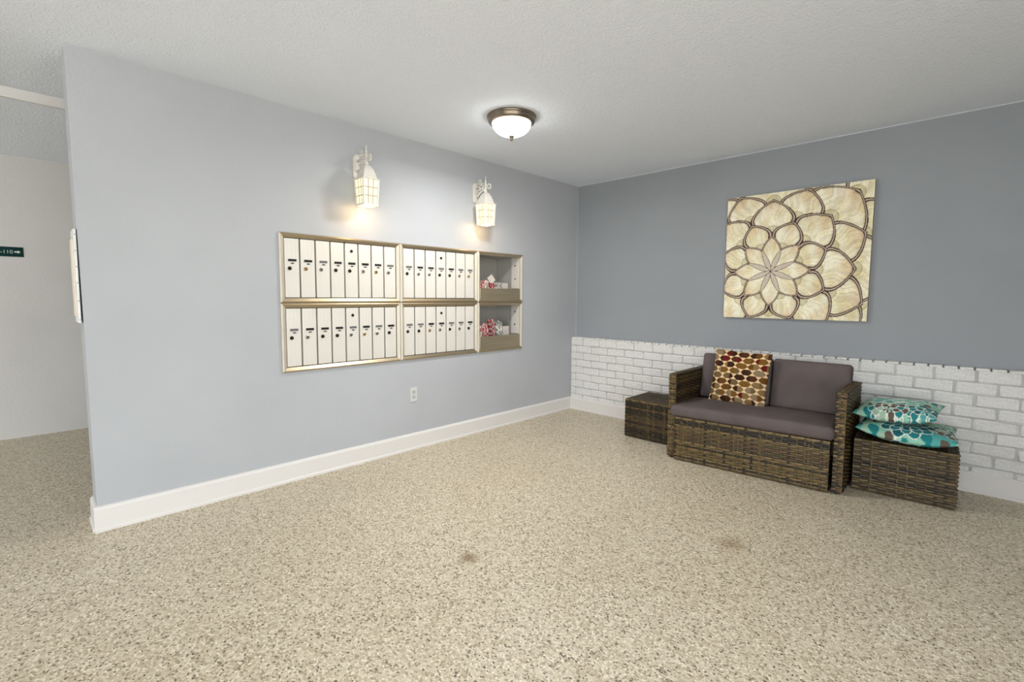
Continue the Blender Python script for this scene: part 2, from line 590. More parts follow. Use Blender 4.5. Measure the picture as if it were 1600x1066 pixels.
def mail_shelf(y0, y1, z0, z1, lip0, lip1, label):
    u = thing('mail_shelf', label, 'shelf', (0, 0, 0), 0, 'open mail shelves')
    frame_bars(u, y0 + .001, y1 - .001, z0 + .001, z1 - .001)
    a0, a1, b0, b1, D = y0 + .031, y1 - .031, z0 + .020, z1 - .020, -.33
    MB().box(D - .004, D, a0, a1, b0, b1).build('back_panel', m_bin, u)
    MB().box(D, .0, a0, a1, b1, b1 + .004).build('top_panel', m_bin, u)
    MB().box(D, -.001, a0, a1, lip0 + .03, lip0 + .034).build('shelf_floor', m_bin, u)
    for yy, sgn in ((a0, -1), (a1, 1)):
        MB().box(D, 0, min(yy, yy + .004 * sgn), max(yy, yy + .004 * sgn), b0, b1).build('side_panel', m_bin, u)
    MB().box(-.002, .010, a0, a1, lip0, lip1).build('front_lip', m_lip, u, bevel=.002, seg=1)
    st = MB().box(-.105, -.006, a1 - .0045, a1 - .0005, lip1 + .005, b1).build('mounting_strip', m_door, u)
    for zz in (.30, .72):
        sc = MB().lathe([(.007, 0), (.007, -.003), (.003, -.0035)], n=12, axis='y').build('screw', m_lockd, st)
        sc.location = (-.055, a1 - .0045, lip1 + .005 + (b1 - lip1) * zz)
    return u


mail_shelf(Y[2], Y[3], Z[1], Z[2], 1.205, 1.312, 'upper open metal mail shelf with brown front lip beside the mailbox doors')
mail_shelf(Y[2], Y[3], Z[0], Z[1], .750, .872, 'lower open metal mail shelf with brown front lip beside the mailbox doors')


def flyer(seed, pal, sx, sy, sz):
    r = random.Random(seed)
    bm = bmesh.new()
    bmesh.ops.create_cube(bm, size=2)
    bmesh.ops.subdivide_edges(bm, edges=bm.edges, cuts=8, use_grid_fill=True)
    ph = [r.uniform(0, 6) for _ in range(6)]
    for vv in bm.verts:
        p = vv.co.normalized() * .55 + vv.co * .45
        d = 1 + .10 * math.sin(5 * p.x + ph[0]) * math.sin(6 * p.z + ph[1]) + .09 * math.sin(9 * p.y + ph[2]) + r.uniform(-.06, .06)
        vv.co = Vector((p.x * sx * d, p.y * sy * d, p.z * sz * d))
    zmin = min(vv.co.z for vv in bm.verts)
    for vv in bm.verts:
        vv.co.z -= zmin
    me = bpy.data.meshes.new('rolled_flyer')
    bm.to_mesh(me); bm.free()
    a = me.color_attributes.new('col', 'FLOAT_COLOR', 'CORNER')
    for pg in me.polygons:
        c = pg.center
        t = math.sin(c.y * 170 + ph[3] + 2 * math.sin(c.z * 150 + ph[4])) + .5 * r.uniform(-1, 1)
        col = pal[0] if t > .25 else (pal[1] if t > -.35 else pal[2])
        for li in pg.loop_indices:
            a.data[li].color = (*col, 1)
    me.materials.append(m_flyer)
    return me


RED, WHT, GRY, GRN = lin(140, 40, 42), lin(206, 194, 186), lin(140, 140, 138), lin(120, 134, 124)
PK = lin(186, 128, 122)
UP, LO = 1.239, .784
spots = [  # y, z, pal, sx, sy, sz, rot, tilt, where
    (-1.385, UP, (RED, WHT, PK), .036, .036, .066, .06, 0, 0), (-1.30, UP, (WHT, GRY, PK), .036, .036, .070, -.08, 0, 0),
    (-1.225, UP, (RED, WHT, RED), .036, .036, .058, .1, 0, 0), (-1.135, UP, (GRY, GRN, WHT), .036, .036, .062, .08, 0, 0),
    (-1.385, LO, (WHT, RED, WHT), .036, .036, .090, .05, 0, 1), (-1.305, LO, (RED, WHT, PK), .036, .036, .095, -.06, 0, 1),
    (-1.215, LO, (RED, PK, GRY), .036, .036, .112, .06, 0, 1), (-1.120, LO, (GRN, GRY, WHT), .036, .036, .100, 0, 0, 1)]
names = ['crumpled red and white flyer on the upper mail shelf, next to the mailbox doors',
         'crumpled pale flyer with grey print among the red flyers on the upper mail shelf',
         'crumpled mostly red flyer in the middle of the upper mail shelf',
         'grey plastic-wrapped flyer beside the white card on the upper mail shelf',
         'white flyer with red stripes on the lower mail shelf, next to the mailbox doors',
         'red and white flyer second from the mailbox doors on the lower mail shelf',
         'tall red and pink flyer in the middle of the lower mail shelf',
         'grey-green plastic-wrapped flyer beside the white card on the lower mail shelf']
for i, (yy, zz, pal, sx, sy, sz, rz, tl, w) in enumerate(spots):
    o = obj('rolled_flyer', flyer(300 + i, pal, sx, sy, sz))
    o.location = (-.085, yy, zz + .0005)
    o.rotation_euler = (0, 0, rz)
    tag(o, names[i], 'flyer', 'flyers on the open mail shelves')


def card(yy, zz, w, h, rx, label):
    mb = MB()
    mb.box(-.012, .012, -w / 2, w / 2, 0, h)
    mb.box(-.0125, .0125, -w / 2, w / 2, h * .82, h * .84)
    o = mb.build('white_card_box', m_paper, bevel=.002, seg=1)
    o.location = (-.09, yy, zz + .0005)
    o.rotation_euler = (rx, 0, .1)
    return tag(o, label, 'box')


card(-1.035, UP, .080, .128, 0, 'small white card box standing by the bare side of the upper mail shelf')
card(-1.020, LO, .085, .165, 0, 'small white card box standing by the bare side of the lower mail shelf')
o = MB().box(-.004, .004, -.045, .045, -.035, .035).build('folded_leaflet', m_paper)
o.location = (-.095, -1.205, UP + .160)
o.rotation_euler = (.5, -.35, .1)
tag(o, 'folded white leaflet lying on the flyers of the upper mail shelf', 'leaflet')


# ------------------------------------------------------------------ wall lanterns
def spiral(cx, cz, r0, r1, a0, a1, y=0, n=22):
    out = []
    for i in range(n):
        t = i / (n - 1)
        a = a0 + (a1 - a0) * t
        r = r0 + (r1 - r0) * t
        out.append((cx + r * math.cos(a), y, cz + r * math.sin(a)))
    return out


def wall_lantern(loc, label):
    t = thing('wall_lantern', label, 'wall lamp', loc, 0, 'white wall lanterns over the mailboxes')
    # local: x out of the wall, z up from the bottom rim
    pts = []
    hw, z0, z1 = .034, .205, .375
    outline = [(-hw, z0 + .012), (-hw * .7, z0), (hw * .7, z0), (hw, z0 + .012), (hw, z1 - .022), (hw * .75, z1 - .006), (0, z1 + .004), (-hw * .75, z1 - .006), (-hw, z1 - .022)]
    MB().prism([(.001, y, z) for y, z in outline], [(.014, y, z) for y, z in outline]).build('back_plate', m_white, t, bevel=.004)
    for zz in (z0 + .04, z1 - .05):
        MB().lathe([(.005, .014), (.005, .018), (.002, .0195)], (0, 0, zz), 10, 'x').build('screw', m_white, t)
    cx = .135
    arm = MB().tube([(.012, 0, .255), (.04, 0, .262), (.07, 0, .285), (.10, 0, .300), (cx, 0, .298)], .0085)
    arm.tube([(.012, 0, .325), (.05, 0, .335), (.085, 0, .318), (cx - .01, 0, .305)], .007)
    arm.build('arm', m_white, t, smooth=True)
    sc = MB()
    sc.tube(spiral(.055, .372, .030, .008, -PI / 2, 2.2 * PI), .0065)
    sc.tube(spiral(.048, .300, .024, .007, PI / 2, -1.9 * PI), .006)
    sc.tube(spiral(.098, .345, .020, .006, -PI / 2, 2.0 * PI), .0055)
    sc.tube(spiral(cx + .045, .318, .030, .009, PI * 1.15, -1.1 * PI), .0065)
    sc.build('scroll', m_white, t, smooth=True)
    MB().lathe([(.011, .272), (.017, .285), (.010, .297), (.014, .310), (.008, .322), (.012, .345), (.007, .358), (.009, .372), (.004, .385), (.0045, .405), (.001, .418)],
               (cx, 0, 0), 16).build('finial', m_white, t, smooth=True)

    def sq(a, z):
        return [(cx - a, -a, z), (cx + a, -a, z), (cx + a, a, z), (cx - a, a, z)]
    roof = MB()
    roof.prism(sq(.068, .176), sq(.066, .184))
    roof.prism(sq(.054, .184), sq(.050, .200))
    roof.prism(sq(.050, .200), sq(.033, .252))
    roof.prism(sq(.033, .252), sq(.020, .274))
    roof.build('roof', m_white, t, bevel=.002, seg=1)
    ta, ba, zt_, zb = .058, .050, .176, .012
    # corner posts and rims
    cage = MB()
    for sx in (-1, 1):
        for sy in (-1, 1):
            w = .005
            cage.prism([(cx + sx * ba + i * w, sy * ba + j * w, zb) for i, j in ((-1, -1), (1, -1), (1, 1), (-1, 1))],
                       [(cx + sx * ta + i * w, sy * ta + j * w, zt_) for i, j in ((-1, -1), (1, -1), (1, 1), (-1, 1))])
    cage.build('cage', m_white, t)
    rim = MB()
    n = 24
    ro = [(cx + .056 * c[0], .056 * c[1]) for c in [(max(-1, min(1, 1.6 * math.cos(2 * PI * i / n))), max(-1, min(1, 1.6 * math.sin(2 * PI * i / n)))) for i in range(n)]]
    ri = [(cx + .034 * math.cos(2 * PI * i / n), .034 * math.sin(2 * PI * i / n)) for i in range(n)]
    vs = [(x, y, z) for z in (0, .012) for ring in (ro, ri) for x, y in ring]
    fs = []
    for i in range(n):
        k2 = (i + 1) % n
        fs += [(i, k2, n + k2, n + i), (2 * n + i, 3 * n + i, 3 * n + k2, 2 * n + k2), (i, 2 * n + i, 2 * n + k2, k2), (n + i, n + k2, 3 * n + k2, 3 * n + i)]
    rim.add(vs, fs).build('bottom_rim', m_white, t)
    for ax in range(4):
        R_ = Matrix.Rotation(ax * PI / 2, 4, 'Z')

        def W_(s, z):      # s across, on the face +x
            f = (z - zb) / (zt_ - zb)
            a = ba + (ta - ba) * f
            q = R_ @ Vector((a - .003, s * (a - .004), 0))
            return (cx + q.x, q.y, z)
        f = R_ @ Vector((.003, 0, 0))
        a_ = [W_(-1, zb), W_(1, zb), W_(1, zt_), W_(-1, zt_)]
        b_ = [(p[0] - f.x, p[1] - f.y, p[2]) for p in a_]
        MB().prism(a_, b_).build('glass_pane', m_pane, t)
        bars = MB()
        for s in (-.36, .36):
            bars.tube([W_(s, zb), W_(s, zt_)], .0028, 6)
        for z in (.066, .122):
            bars.tube([W_(-1, z), W_(1, z)], .0028, 6)
        bars.build('glazing_bar', m_bar, t)
    MB().lathe([(.008, .110), (.012, .105), (.024, .075), (.026, .060), (.020, .042), (.006, .034)], (cx, 0, 0), 16).build('bulb', m_bulb, t, smooth=True)
    ld = bpy.data.lights.new('lantern_light', 'POINT')
    ld.energy = 1.1
    ld.color = (1.0, .66, .32)
    ld.shadow_soft_size = .03
    lo = bpy.data.objects.new('lantern_light', ld)
    C.objects.link(lo)
    lo.parent = t
    lo.location = (cx, 0, -.012)
    return t


wall_lantern((0, -2.600, 1.858), 'white scrolled wall lantern over the bank of eight mailbox doors')
wall_lantern((0, -1.487, 1.848), 'white scrolled wall lantern over the seven mailbox doors near the open shelves')

# ------------------------------------------------------------------ flush ceiling light
t = thing('ceiling_light', 'round flush ceiling light with nickel ring and glowing white bowl', 'ceiling lamp', (.90, -1.95, H))
MB().lathe([(.166, 0), (.166, -.010), (.160, -.016), (.156, -.022), (.158, -.030), (.152, -.040), (.138, -.046), (.132, -.046)], n=56).build('ring', m_nickel, t, smooth=True)
prof = [(.131, -.040)]
for i in range(1, 13):
    a = i / 12 * PI / 2
    prof.append((.131 * math.cos(a) ** .9 if i < 12 else .008, -.040 - .088 * math.sin(a)))
MB().lathe(prof, n=48).build('glass_bowl', m_bowl, t, smooth=True)
MB().lathe([(.019, -.122), (.020, -.130), (.013, -.137), (.008, -.142), (.010, -.149), (.004, -.158)], n=20).build('finial', m_nickel, t, smooth=True)

ld = bpy.data.lights.new('ceiling_light_glow', 'AREA')
ld.shape = 'DISK'
ld.size = .22
ld.energy = 16.5
ld.color = (1.0, .985, .965)
lo = bpy.data.objects.new('ceiling_light_glow', ld)
C.objects.link(lo)
lo.parent = t
lo.location = (0, 0, -.165)

# ------------------------------------------------------------------ outlet, sign, notice board
t = thing('wall_outlet', 'small grey duplex outlet on the wall under the mailboxes', 'outlet', (0, -2.147, .446))
MB().box(.0005, .006, -.034, .032, -.058, .058).build('plate', m_outlet, t, bevel=.003)
for zz in (-.020, .020):
    rp = MB().box(.006, .008, -.016, .016, zz - .014, zz + .014).build('receptacle', m_outlet_face, t, bevel=.001, seg=1)
    for yy in (-.006, .006):
        MB().box(.008, .0085, yy - .0015, yy + .0015, zz - .003, zz + .006).build('slot', m_lockd, rp)
MB().lathe([(.003, .006), (.003, .0075)], n=10, axis='x').build('screw', m_outlet_face, t)


def text_mesh(body, size):
    cu = bpy.data.curves.new('lettering', 'FONT')
    cu.body = body; cu.size = size; cu.align_x = 'RIGHT'; cu.extrude = .0005
    tmp = bpy.data.objects.new('lettering', cu)
    C.objects.link(tmp)
    bpy.context.view_layer.update()
    me = bpy.data.meshes.new_from_object(tmp.evaluated_get(bpy.context.evaluated_depsgraph_get()))
    bpy.data.objects.remove(tmp)
    me.materials.clear()
    me.materials.append(m_signtxt)
    return me


SY = -4.288
t = thing('direction_sign', 'dark green direction sign with white numbers and arrow on the hallway wall', 'sign', (XH, SY - .21, 1.5875))
MB().box(.0005, .005, -.21, .21, -.0405, .0405).build('plate', m_sign, t, bevel=.001, seg=1)
lt = obj('lettering', text_mesh('100-110', .041), t)
lt.matrix_local = Matrix(((0, 0, 1, .0058), (1, 0, 0, .147), (0, 1, 0, -.0145), (0, 0, 0, 1)))
ar = MB()
ar.prism([(.0052, y, z) for y, z in ((.155, -.006), (.175, -.006), (.175, -.014), (.193, 0), (.175, .014), (.175, .006), (.155, .006))],
         [(.0064, y, z) for y, z in ((.155, -.006), (.175, -.006), (.175, -.014), (.193, 0), (.175, .014), (.175, .006), (.155, .006))])
ar.build('arrow', m_signtxt, t)

t = thing('notice_board', 'slim white notice board mounted on the end of the mailbox wall', 'notice board', (0, -WL - .001 + .003, 1.322))
MB().box(-.185, -.004, -.011, 0, -.232, .238).build('frame', m_boardw, t, bevel=.002, seg=1)
MB().box(-.170, -.030, -.017, -.011, -.200, .190).build('sheet_holder', m_boardi, t, bevel=.001, seg=1)
for zz in (-.215, -.12, -.03, .05, .13, .21):
    MB().lathe([(.003, -.004), (.003, -.0025)], (0, -.0055, zz), 10, 'x').build('screw', m_dot, t)


# ------------------------------------------------------------------ canvas print (flower of overlapping petals)
def canvas():
    x0, x1, z0, z1, dep = 1.622, 2.636, 1.072, 2.084, .034
    n = 340
    U, V_ = np.meshgrid(np.linspace(0, 1, n + 1), np.linspace(0, 1, n + 1))
    px, pz = U - .354, V_ - .379
    r = np.hypot(px, pz); th = np.arctan2(pz, px)
    # base, touch radius, tip, angular offset
    rings = [(.02, .17, .285, 0.), (.15, .295, .415, .5), (.25, .42, .572, 0.), (.38, .535, .672, .5), (.48, .63, .80, 0.),
             (.62, .755, .93, .5), (.74, .90, 1.10, 0.), (.88, 1.06, 1.3, .5)]
    rs = np.random.default_rng(3)
    g = rs.random((60, 260))
    tw = th + .03 * np.sin(r * 40)
    tidx = ((tw + PI + .1) / (2 * PI + .2) * 259).astype(int)
    ridx = np.clip((r * 40).astype(int), 0, 59)
    fine = g[ridx // 5, tidx]
    bl = np.zeros_like(r)
    for k_ in range(7):
        a = rs.uniform(0, 6.28); fq = rs.uniform(25, 70)
        bl += np.sin(fq * (px * math.cos(a) + pz * math.sin(a)) + rs.uniform(0, 6) + 1.5 * np.sin(14 * px + k_))
    bl = bl / 4
    cream, pale, peach = np.array(lin(232, 220, 178)), np.array(lin(250, 245, 222)), np.array(lin(214, 166, 122))
    dark, mid, mauve = np.array(lin(56, 38, 28)), np.array(lin(104, 80, 64)), np.array(lin(194, 174, 156))
    olive = np.array(lin(182, 168, 112))
    col = np.tile(mid, (n + 1, n + 1, 1))
    done = np.zeros_like(r, bool)
    for ri, (B, RT, T, off) in enumerate(rings):
        seg = 2 * PI / 8
        q = th / seg - off
        ang = (q - np.round(q)) * seg
        x = np.clip((r - RT) / (T - RT), 0, 1)
        if ri == 0:
            s_ = np.clip((r - B) / (T - B), 0, 1)
            halfw = .076 * np.clip(np.sin(PI * s_ ** 1.15), 0, 1) ** .9
        else:
            halfw = np.sin(seg / 2) * r * (1.02, 1.02, 1.02, .80, 1.02, .80, 1.02, 1.02)[ri] * np.clip(1 - x ** 1.8, 0, 1) ** 1.2
        lat = np.abs(np.sin(ang)) * r
        slope = 1.0 + 1.1 * x
        dist = np.minimum((halfw - lat) / slope ** .5, (T - r))
        inside = (dist > 0) & (r > B) & (r < T) & ~done
        w = .030 if ri else .015
        d = dist / w + .12 * bl
        k = np.clip(.5 + .6 * bl, 0, 1)[..., None]
        body = cream * (1 - k) + pale * k
        tipf = np.clip((r - RT) / (T - RT), 0, 1)[..., None] * np.clip(1 - np.abs(ang) / (seg * .42), 0, 1)[..., None]
        body = body * (1 - 0.6 * tipf) + peach * 0.6 * tipf
        if ri:
            rc = rings[ri - 1][1] + .01
            cd = np.hypot(r * np.cos(ang) - rc, r * np.sin(ang))
            circ = (cd < .055)[..., None]
            body = np.where(circ, body * .55 + olive * .45, body)
            body = np.where(((cd > .052) & (cd < .060))[..., None], body * .45 + olive * .45, body)
        body = body * (.88 + .2 * fine)[..., None]
        c = np.where((d < .30)[..., None], dark, np.where((d < .62)[..., None], mauve, np.where((d < .95)[..., None], dark * .5 + mid * .5, body)))
        c = np.where(((d < 1.35) & (d >= .95))[..., None], body * .88, c)
        col[inside] = c[inside]
        done |= inside
    # slim pale inner petals
    q = th / (PI / 4) - .5
    ang = (q - np.round(q)) * PI / 4
    s = np.clip(r / .20, 0, 1)
    hw = .021 * np.sin(PI * s ** .8)
    lat = np.abs(np.sin(ang)) * r
    ins = (lat < hw) & (r < .20)
    sl = np.where((hw - lat < .004)[..., None], mid, np.array(lin(214, 202, 186)) * (.85 + .2 * fine)[..., None])
    col[ins] = sl[ins]
    N1 = n + 1
    X = x0 + U * (x1 - x0); Zz = z0 + V_ * (z1 - z0); Yy = np.full_like(X, -dep)
    vs = np.stack([X, Yy, Zz], -1).reshape(-1, 3)
    i = np.arange(n)[:, None] * N1 + np.arange(n)[None, :]
    fs = np.stack([i, i + 1, i + N1 + 1, i + N1], -1).reshape(-1, 4)
    me = bpy.data.meshes.new('canvas')
    me.from_pydata(vs.tolist(), [], fs.tolist())
    a = me.color_attributes.new('col', 'FLOAT_COLOR', 'POINT')
    cc = np.concatenate([col.reshape(-1, 3), np.ones((N1 * N1, 1))], 1)
    a.data.foreach_set('color', cc.astype(np.float32).ravel())
    me.materials.append(m_print)
    t = thing('canvas_print', 'large square canvas print of a cream and brown flower on the slate wall', 'painting', (0, 0, 0))
    obj('printed_face', me, t)
    sd = MB().box(x0, x1, -dep + .0004, -.001, z0, z1, lin(150, 126, 96))
    sd.build('wrapped_edge', m_print, t, colors=True)
    return t


canvas()


# ------------------------------------------------------------------ wicker weave
TAN, OLV, BRN, DRK, RST = lin(124, 104, 64), lin(97, 80, 46), lin(74, 59, 35), lin(41, 33, 21), lin(104, 76, 46)


def shade(c, a):
    return tuple(max(0, x * a) for x in c)


def weave(o, eu, ev, w, h, rows, stake=.045, amp=.0042, seed=0, lines=0):
    """Interlaced flat strands on the panel o + u*eu + v*ev (v downwards from the top). rows: (height, palette)"""
    r = random.Random(seed)
    o, eu, ev = Vector(o), Vector(eu).normalized(), Vector(ev).normalized()
    nn = eu.cross(ev).normalized() * -1
    mb = MB()
    ns = max(2, round(w / stake)); st = w / ns

    def P(u, v, d):
        return o + eu * u + ev * v + nn * d
    # upright stakes
    for i in range(ns + 1):
        u = min(max(i * st, .004), w - .004)
        c = shade(r.choice([BRN, OLV, DRK]), r.uniform(.8, 1.1))
        mb.add([P(u - .005, 0, .001), P(u + .005, 0, .001), P(u + .005, h, .001), P(u - .005, h, .001)], [(0, 1, 2, 3)], c)
    tot = sum(a for a, _ in rows)
    v = 0
    for ri, (hh, pal) in enumerate(rows):
        hh *= h / tot
        c = shade(r.choice(pal), r.uniform(.82, 1.15))
        wd = hh * .44
        us = []
        for i in range(ns + 1):
            us.append((i * st, amp if (i + ri) % 2 == 0 else -amp))
            if i < ns:
                us.append(((i + .5) * st, .0))
        vs = []
        for u, d in us:
            vs += [P(u, v + hh / 2 - wd, d), P(u, v + hh / 2, d + .0016), P(u, v + hh / 2 + wd, d)]
        n = len(us)
        for i in range(n - 1):
            cc = shade(c, r.uniform(.85, 1.1))
            k0 = i * 3
            mb.add(vs[k0:k0 + 6], [(0, 3, 4, 1), (1, 4, 5, 2)], cc)
        v += hh
    for _ in range(lines):
        u = r.uniform(.02, w - .02)
        c = shade(OLV, r.uniform(.9, 1.25))
        v0 = r.choice([0, .1, .3]) * h; v1 = h * r.choice([.55, .85, 1.])
        mb.add([P(u - .0025, v0, .0052), P(u + .0025, v0, .0052), P(u + .0025, v1, .0052), P(u - .0025, v1, .0052)], [(0, 1, 2, 3)], c)
    return mb


A_ = [OLV, TAN, OLV, BRN]
B_ = [DRK, BRN]
D_ = [DRK, DRK, BRN]
ROW_FRONT = [(.014, [TAN]), (.011, D_), (.011, D_), (.011, B_), (.009, [TAN, OLV])] + [(.0125, A_)] * 3 + [(.0105, [RST, OLV])] + [(.0125, A_)] * 5 + [(.008, D_)] + \
            [(.024, [OLV, BRN])] + [(.010, [OLV])] + [(.020, [OLV, BRN])] + [(.009, [TAN]), (.009, D_), (.016, [OLV])]
ROW_OTTO = [(.015, [TAN, OLV])] + [(.012, [OLV, BRN])] * 6 + [(.020, [BRN, RST])] + [(.012, B_)] + [(.014, [BRN, OLV])] * 4 + [(.010, D_)] + [(.012, [OLV, BRN])] * 4 + [(.018, [BRN])]
ROW_OTTO_DARK = [(.010, [RST, TAN])] + [(.013, D_)] * 3 + [(.009, [RST, TAN])] + [(.013, D_)] * 5 + [(.018, [RST, BRN])] + [(.013, D_)] * 6 + [(.008, [BRN])] + [(.015, D_)]
ROW_ARM = [(.013, A_), (.013, [OLV, RST]), (.010, D_)] * 16
ROW_SIDE = [(.013, [BRN, DRK, OLV])] * 26


def wicker_box(parent, name, x0, x1, y0, y1, z0, z1, front, side, top, seed, lines=0, left=None):
    """dark core box with a woven skin on every visible face; local axes, front is -y"""
    core = MB().box(x0 + .002, x1 - .002, y0 + .002, y1 - .002, z0, z1 - .002).build(name, m_plinth, parent)
    w, dp, hh = x1 - x0, y1 - y0, z1 - z0
    mb = weave((x0, y0, z1), (1, 0, 0), (0, 0, -1), w, hh, front, .045, seed=seed, lines=lines)
    for m2 in (weave((x1, y0, z1), (0, 1, 0), (0, 0, -1), dp, hh, side, .045, seed=seed + 1),
               weave((x0, y1, z1), (0, -1, 0), (0, 0, -1), dp, hh, side, .045, seed=seed + 2),
               weave((x0, y1, z1), (1, 0, 0), (0, -1, 0), w, dp, top, .045, seed=seed + 3),
               weave((x1, y1, z1), (-1, 0, 0), (0, 0, -1), w, hh, side, .045, seed=seed + 4)):
        o_ = len(mb.v)
        mb.v += m2.v; mb.f += [tuple(i + o_ for i in f) for f in m2.f]; mb.c += m2.c
    sk = mb.build(name.replace('_core', '') + '_weave', m_wicker, core, colors=True, fix=False)
    sk['kind'] = 'stuff'
    return core


def rounded_box(sx, sy, sz, rad, seg=4, puff=0.0, cuts=8):
    bm = bmesh.new()
    bmesh.ops.create_cube(bm, size=1)
    for vv in bm.verts:
        vv.co = Vector((vv.co.x * sx, vv.co.y * sy, vv.co.z * sz))
    bmesh.ops.bevel(bm, geom=list(bm.edges), offset=rad, segments=seg, affect='EDGES', profile=.5)
    big = [e for e in bm.edges if e.calc_length() > .12]
    bmesh.ops.subdivide_edges(bm, edges=big, cuts=cuts, use_grid_fill=True)
    for vv in bm.verts:
        u, v_, w_ = vv.co.x / (sx / 2), vv.co.y / (sy / 2), vv.co.z / (sz / 2)
        e = lambda q: max(0, 1 - q ** 4)
        vv.co.z += (1 if w_ > 0 else -.25) * abs(w_) * puff * e(u) * e(v_)
        vv.co.x -= .012 * u * max(0, v_ ** 4 - .4) * (1 if abs(u) > .9 else 0) * 0
        vv.co.z += .002 * math.sin(vv.co.x * 23 + 1.3) * math.sin(vv.co.y * 19) * e(u) * e(v_)
    me = bpy.data.meshes.new('cushion')
    bm.to_mesh(me); bm.free()
    me.materials.append(m_fab)
    me.polygons.foreach_set('use_smooth', [True] * len(me.polygons))
    return me


# ------------------------------------------------------------------ sofa
RZ = math.radians(1.0)
sofa = thing('wicker_loveseat', 'brown wicker loveseat with taupe seat and back cushions against the brick wainscot', 'sofa', (1.541, -.820, 0), RZ)
SW, SD = 1.125, .575
for x, y0 in ((0.0, -.03), (SW - .054, .033)):
    wicker_box(sofa, 'armrest', x, x + .054, y0, SD, .012, .652, ROW_ARM, ROW_SIDE * 2, ROW_ARM, int(50 + x * 100))
    for yy in (y0 + .03, SD - .03):
        MB().lathe([(.014, 0), (.016, .006), (.016, .014)], (x + .027, yy, 0), 12).build('foot', m_black, sofa)
MB().lathe([(.010, 0), (.010, -.004), (.006, -.006)], (SW - .027, .029, .075), 14, 'y').build('bolt_cap', m_black, sofa)
wicker_box(sofa, 'backrest_frame', .056, SW - .056, SD - .045, SD, .20, .70, ROW_SIDE, ROW_SIDE, ROW_ARM[:3], 71)
wicker_box(sofa, 'seat_frame', .058, SW - .062, .09, SD - .047, .24, .325, ROW_SIDE[:6], ROW_SIDE[:6], ROW_SIDE, 75)
# storage box under the seat, pushed out a little askew
box = wicker_box(sofa, 'seat_box', .0, .985, 0, .40, .008, .336, ROW_FRONT, ROW_SIDE, ROW_SIDE, 81, lines=14)
box.location = (.070, -.060, 0)
box.rotation_euler = (0, 0, math.radians(4.2))
seat = obj('seat_cushion', rounded_box(1.045, .47, .084, .030, 4, .010), sofa)
seat.location = (.536, .186, .336 + .046)
seat.rotation_euler = (0, 0, math.radians(4.8))
for xc, ww in ((.320, .520), (.836, .496)):
    bc = obj('back_cushion', rounded_box(ww, .365, .085, .024, 4, .012), sofa)
    bc.matrix_local = Matrix.Translation((xc, .470, .597)) @ Matrix.Rotation(math.radians(90 - 10), 4, 'X')

# ------------------------------------------------------------------ wicker ottomans
ot = thing('wicker_ottoman', 'dark brown wicker cube ottoman standing bare beside the loveseat near the room corner', 'ottoman', (1.012, -.596, 0), math.radians(.5), 'wicker ottomans beside the loveseat')
wicker_box(ot, 'woven_body', 0, .50, 0, .42, .006, .338, ROW_OTTO_DARK, ROW_OTTO_DARK, ROW_SIDE, 120, lines=3)
ot = thing('wicker_ottoman', 'brown wicker ottoman carrying two teal flowered cushions', 'ottoman', (2.688, -.584, 0), math.radians(3.2), 'wicker ottomans beside the loveseat')
wicker_box(ot, 'woven_body', 0, .497, 0, .43, .006, .338, ROW_OTTO, ROW_SIDE, [(.014, [DRK, DRK, BRN])] * 26, 140, lines=1)


# ------------------------------------------------------------------ throw cushions
def pillow(half, thick, colf, n=110, flat=.0, pinch=.07, curl=0.0):
    g = np.linspace(-1, 1, n + 1)
    U, V_ = np.meshgrid(g, g)
    X = half * U * (1 - pinch * (1 - V_ ** 2))
    Yy = half * V_ * (1 - pinch * (1 - U ** 2))
    prof = np.clip((1 - np.abs(U) ** 2.6) * (1 - np.abs(V_) ** 2.6), 0, 1) ** .55
    wr = .004 * np.sin(U * 9 + V_ * 4) * (1 - np.clip(np.abs(U), 0, 1)) * np.abs(V_) + .003 * np.sin(V_ * 11 - U * 5) * np.abs(U)
    top = thick / 2 * prof + wr * prof + .0015
    bot = -thick / 2 * prof * (1 - flat) - .0015
    cu = curl * np.abs(U) ** 2.5
    top = top + cu; bot = bot + cu
    N1 = n + 1
    vs = np.concatenate([np.stack([X, Yy, top], -1).reshape(-1, 3), np.stack([X, Yy, bot], -1).reshape(-1, 3)])
    i = np.arange(n)[:, None] * N1 + np.arange(n)[None, :]
    f1 = np.stack([i, i + 1, i + N1 + 1, i + N1], -1).reshape(-1, 4)
    f2 = np.stack([i, i + N1, i + N1 + 1, i + 1], -1).reshape(-1, 4) + N1 * N1
    b = list(range(0, n)) + [k_ * N1 + n for k_ in range(n)] + [n * N1 + k_ for k_ in range(n, 0, -1)] + [k_ * N1 for k_ in range(n, 0, -1)]
    side = [(b[j], b[j] + N1 * N1, b[(j + 1) % len(b)] + N1 * N1, b[(j + 1) % len(b)]) for j in range(len(b))]
    me = bpy.data.meshes.new('cushion')
    me.from_pydata(vs.tolist(), [], f1.tolist() + f2.tolist() + side)
    a = me.color_attributes.new('col', 'FLOAT_COLOR', 'POINT')
    c = colf(U, V_).reshape(-1, 3)
    cc = np.concatenate([np.concatenate([c, np.ones((len(c), 1))], 1)] * 2)
    a.data.foreach_set('color', cc.astype(np.float32).ravel())
    me.materials.append(m_cloth)
    bm = bmesh.new(); bm.from_mesh(me)
    bmesh.ops.recalc_face_normals(bm, faces=bm.faces)
    bm.to_mesh(me); bm.free()
    me.polygons.foreach_set('use_smooth', [True] * len(me.polygons))
    return me


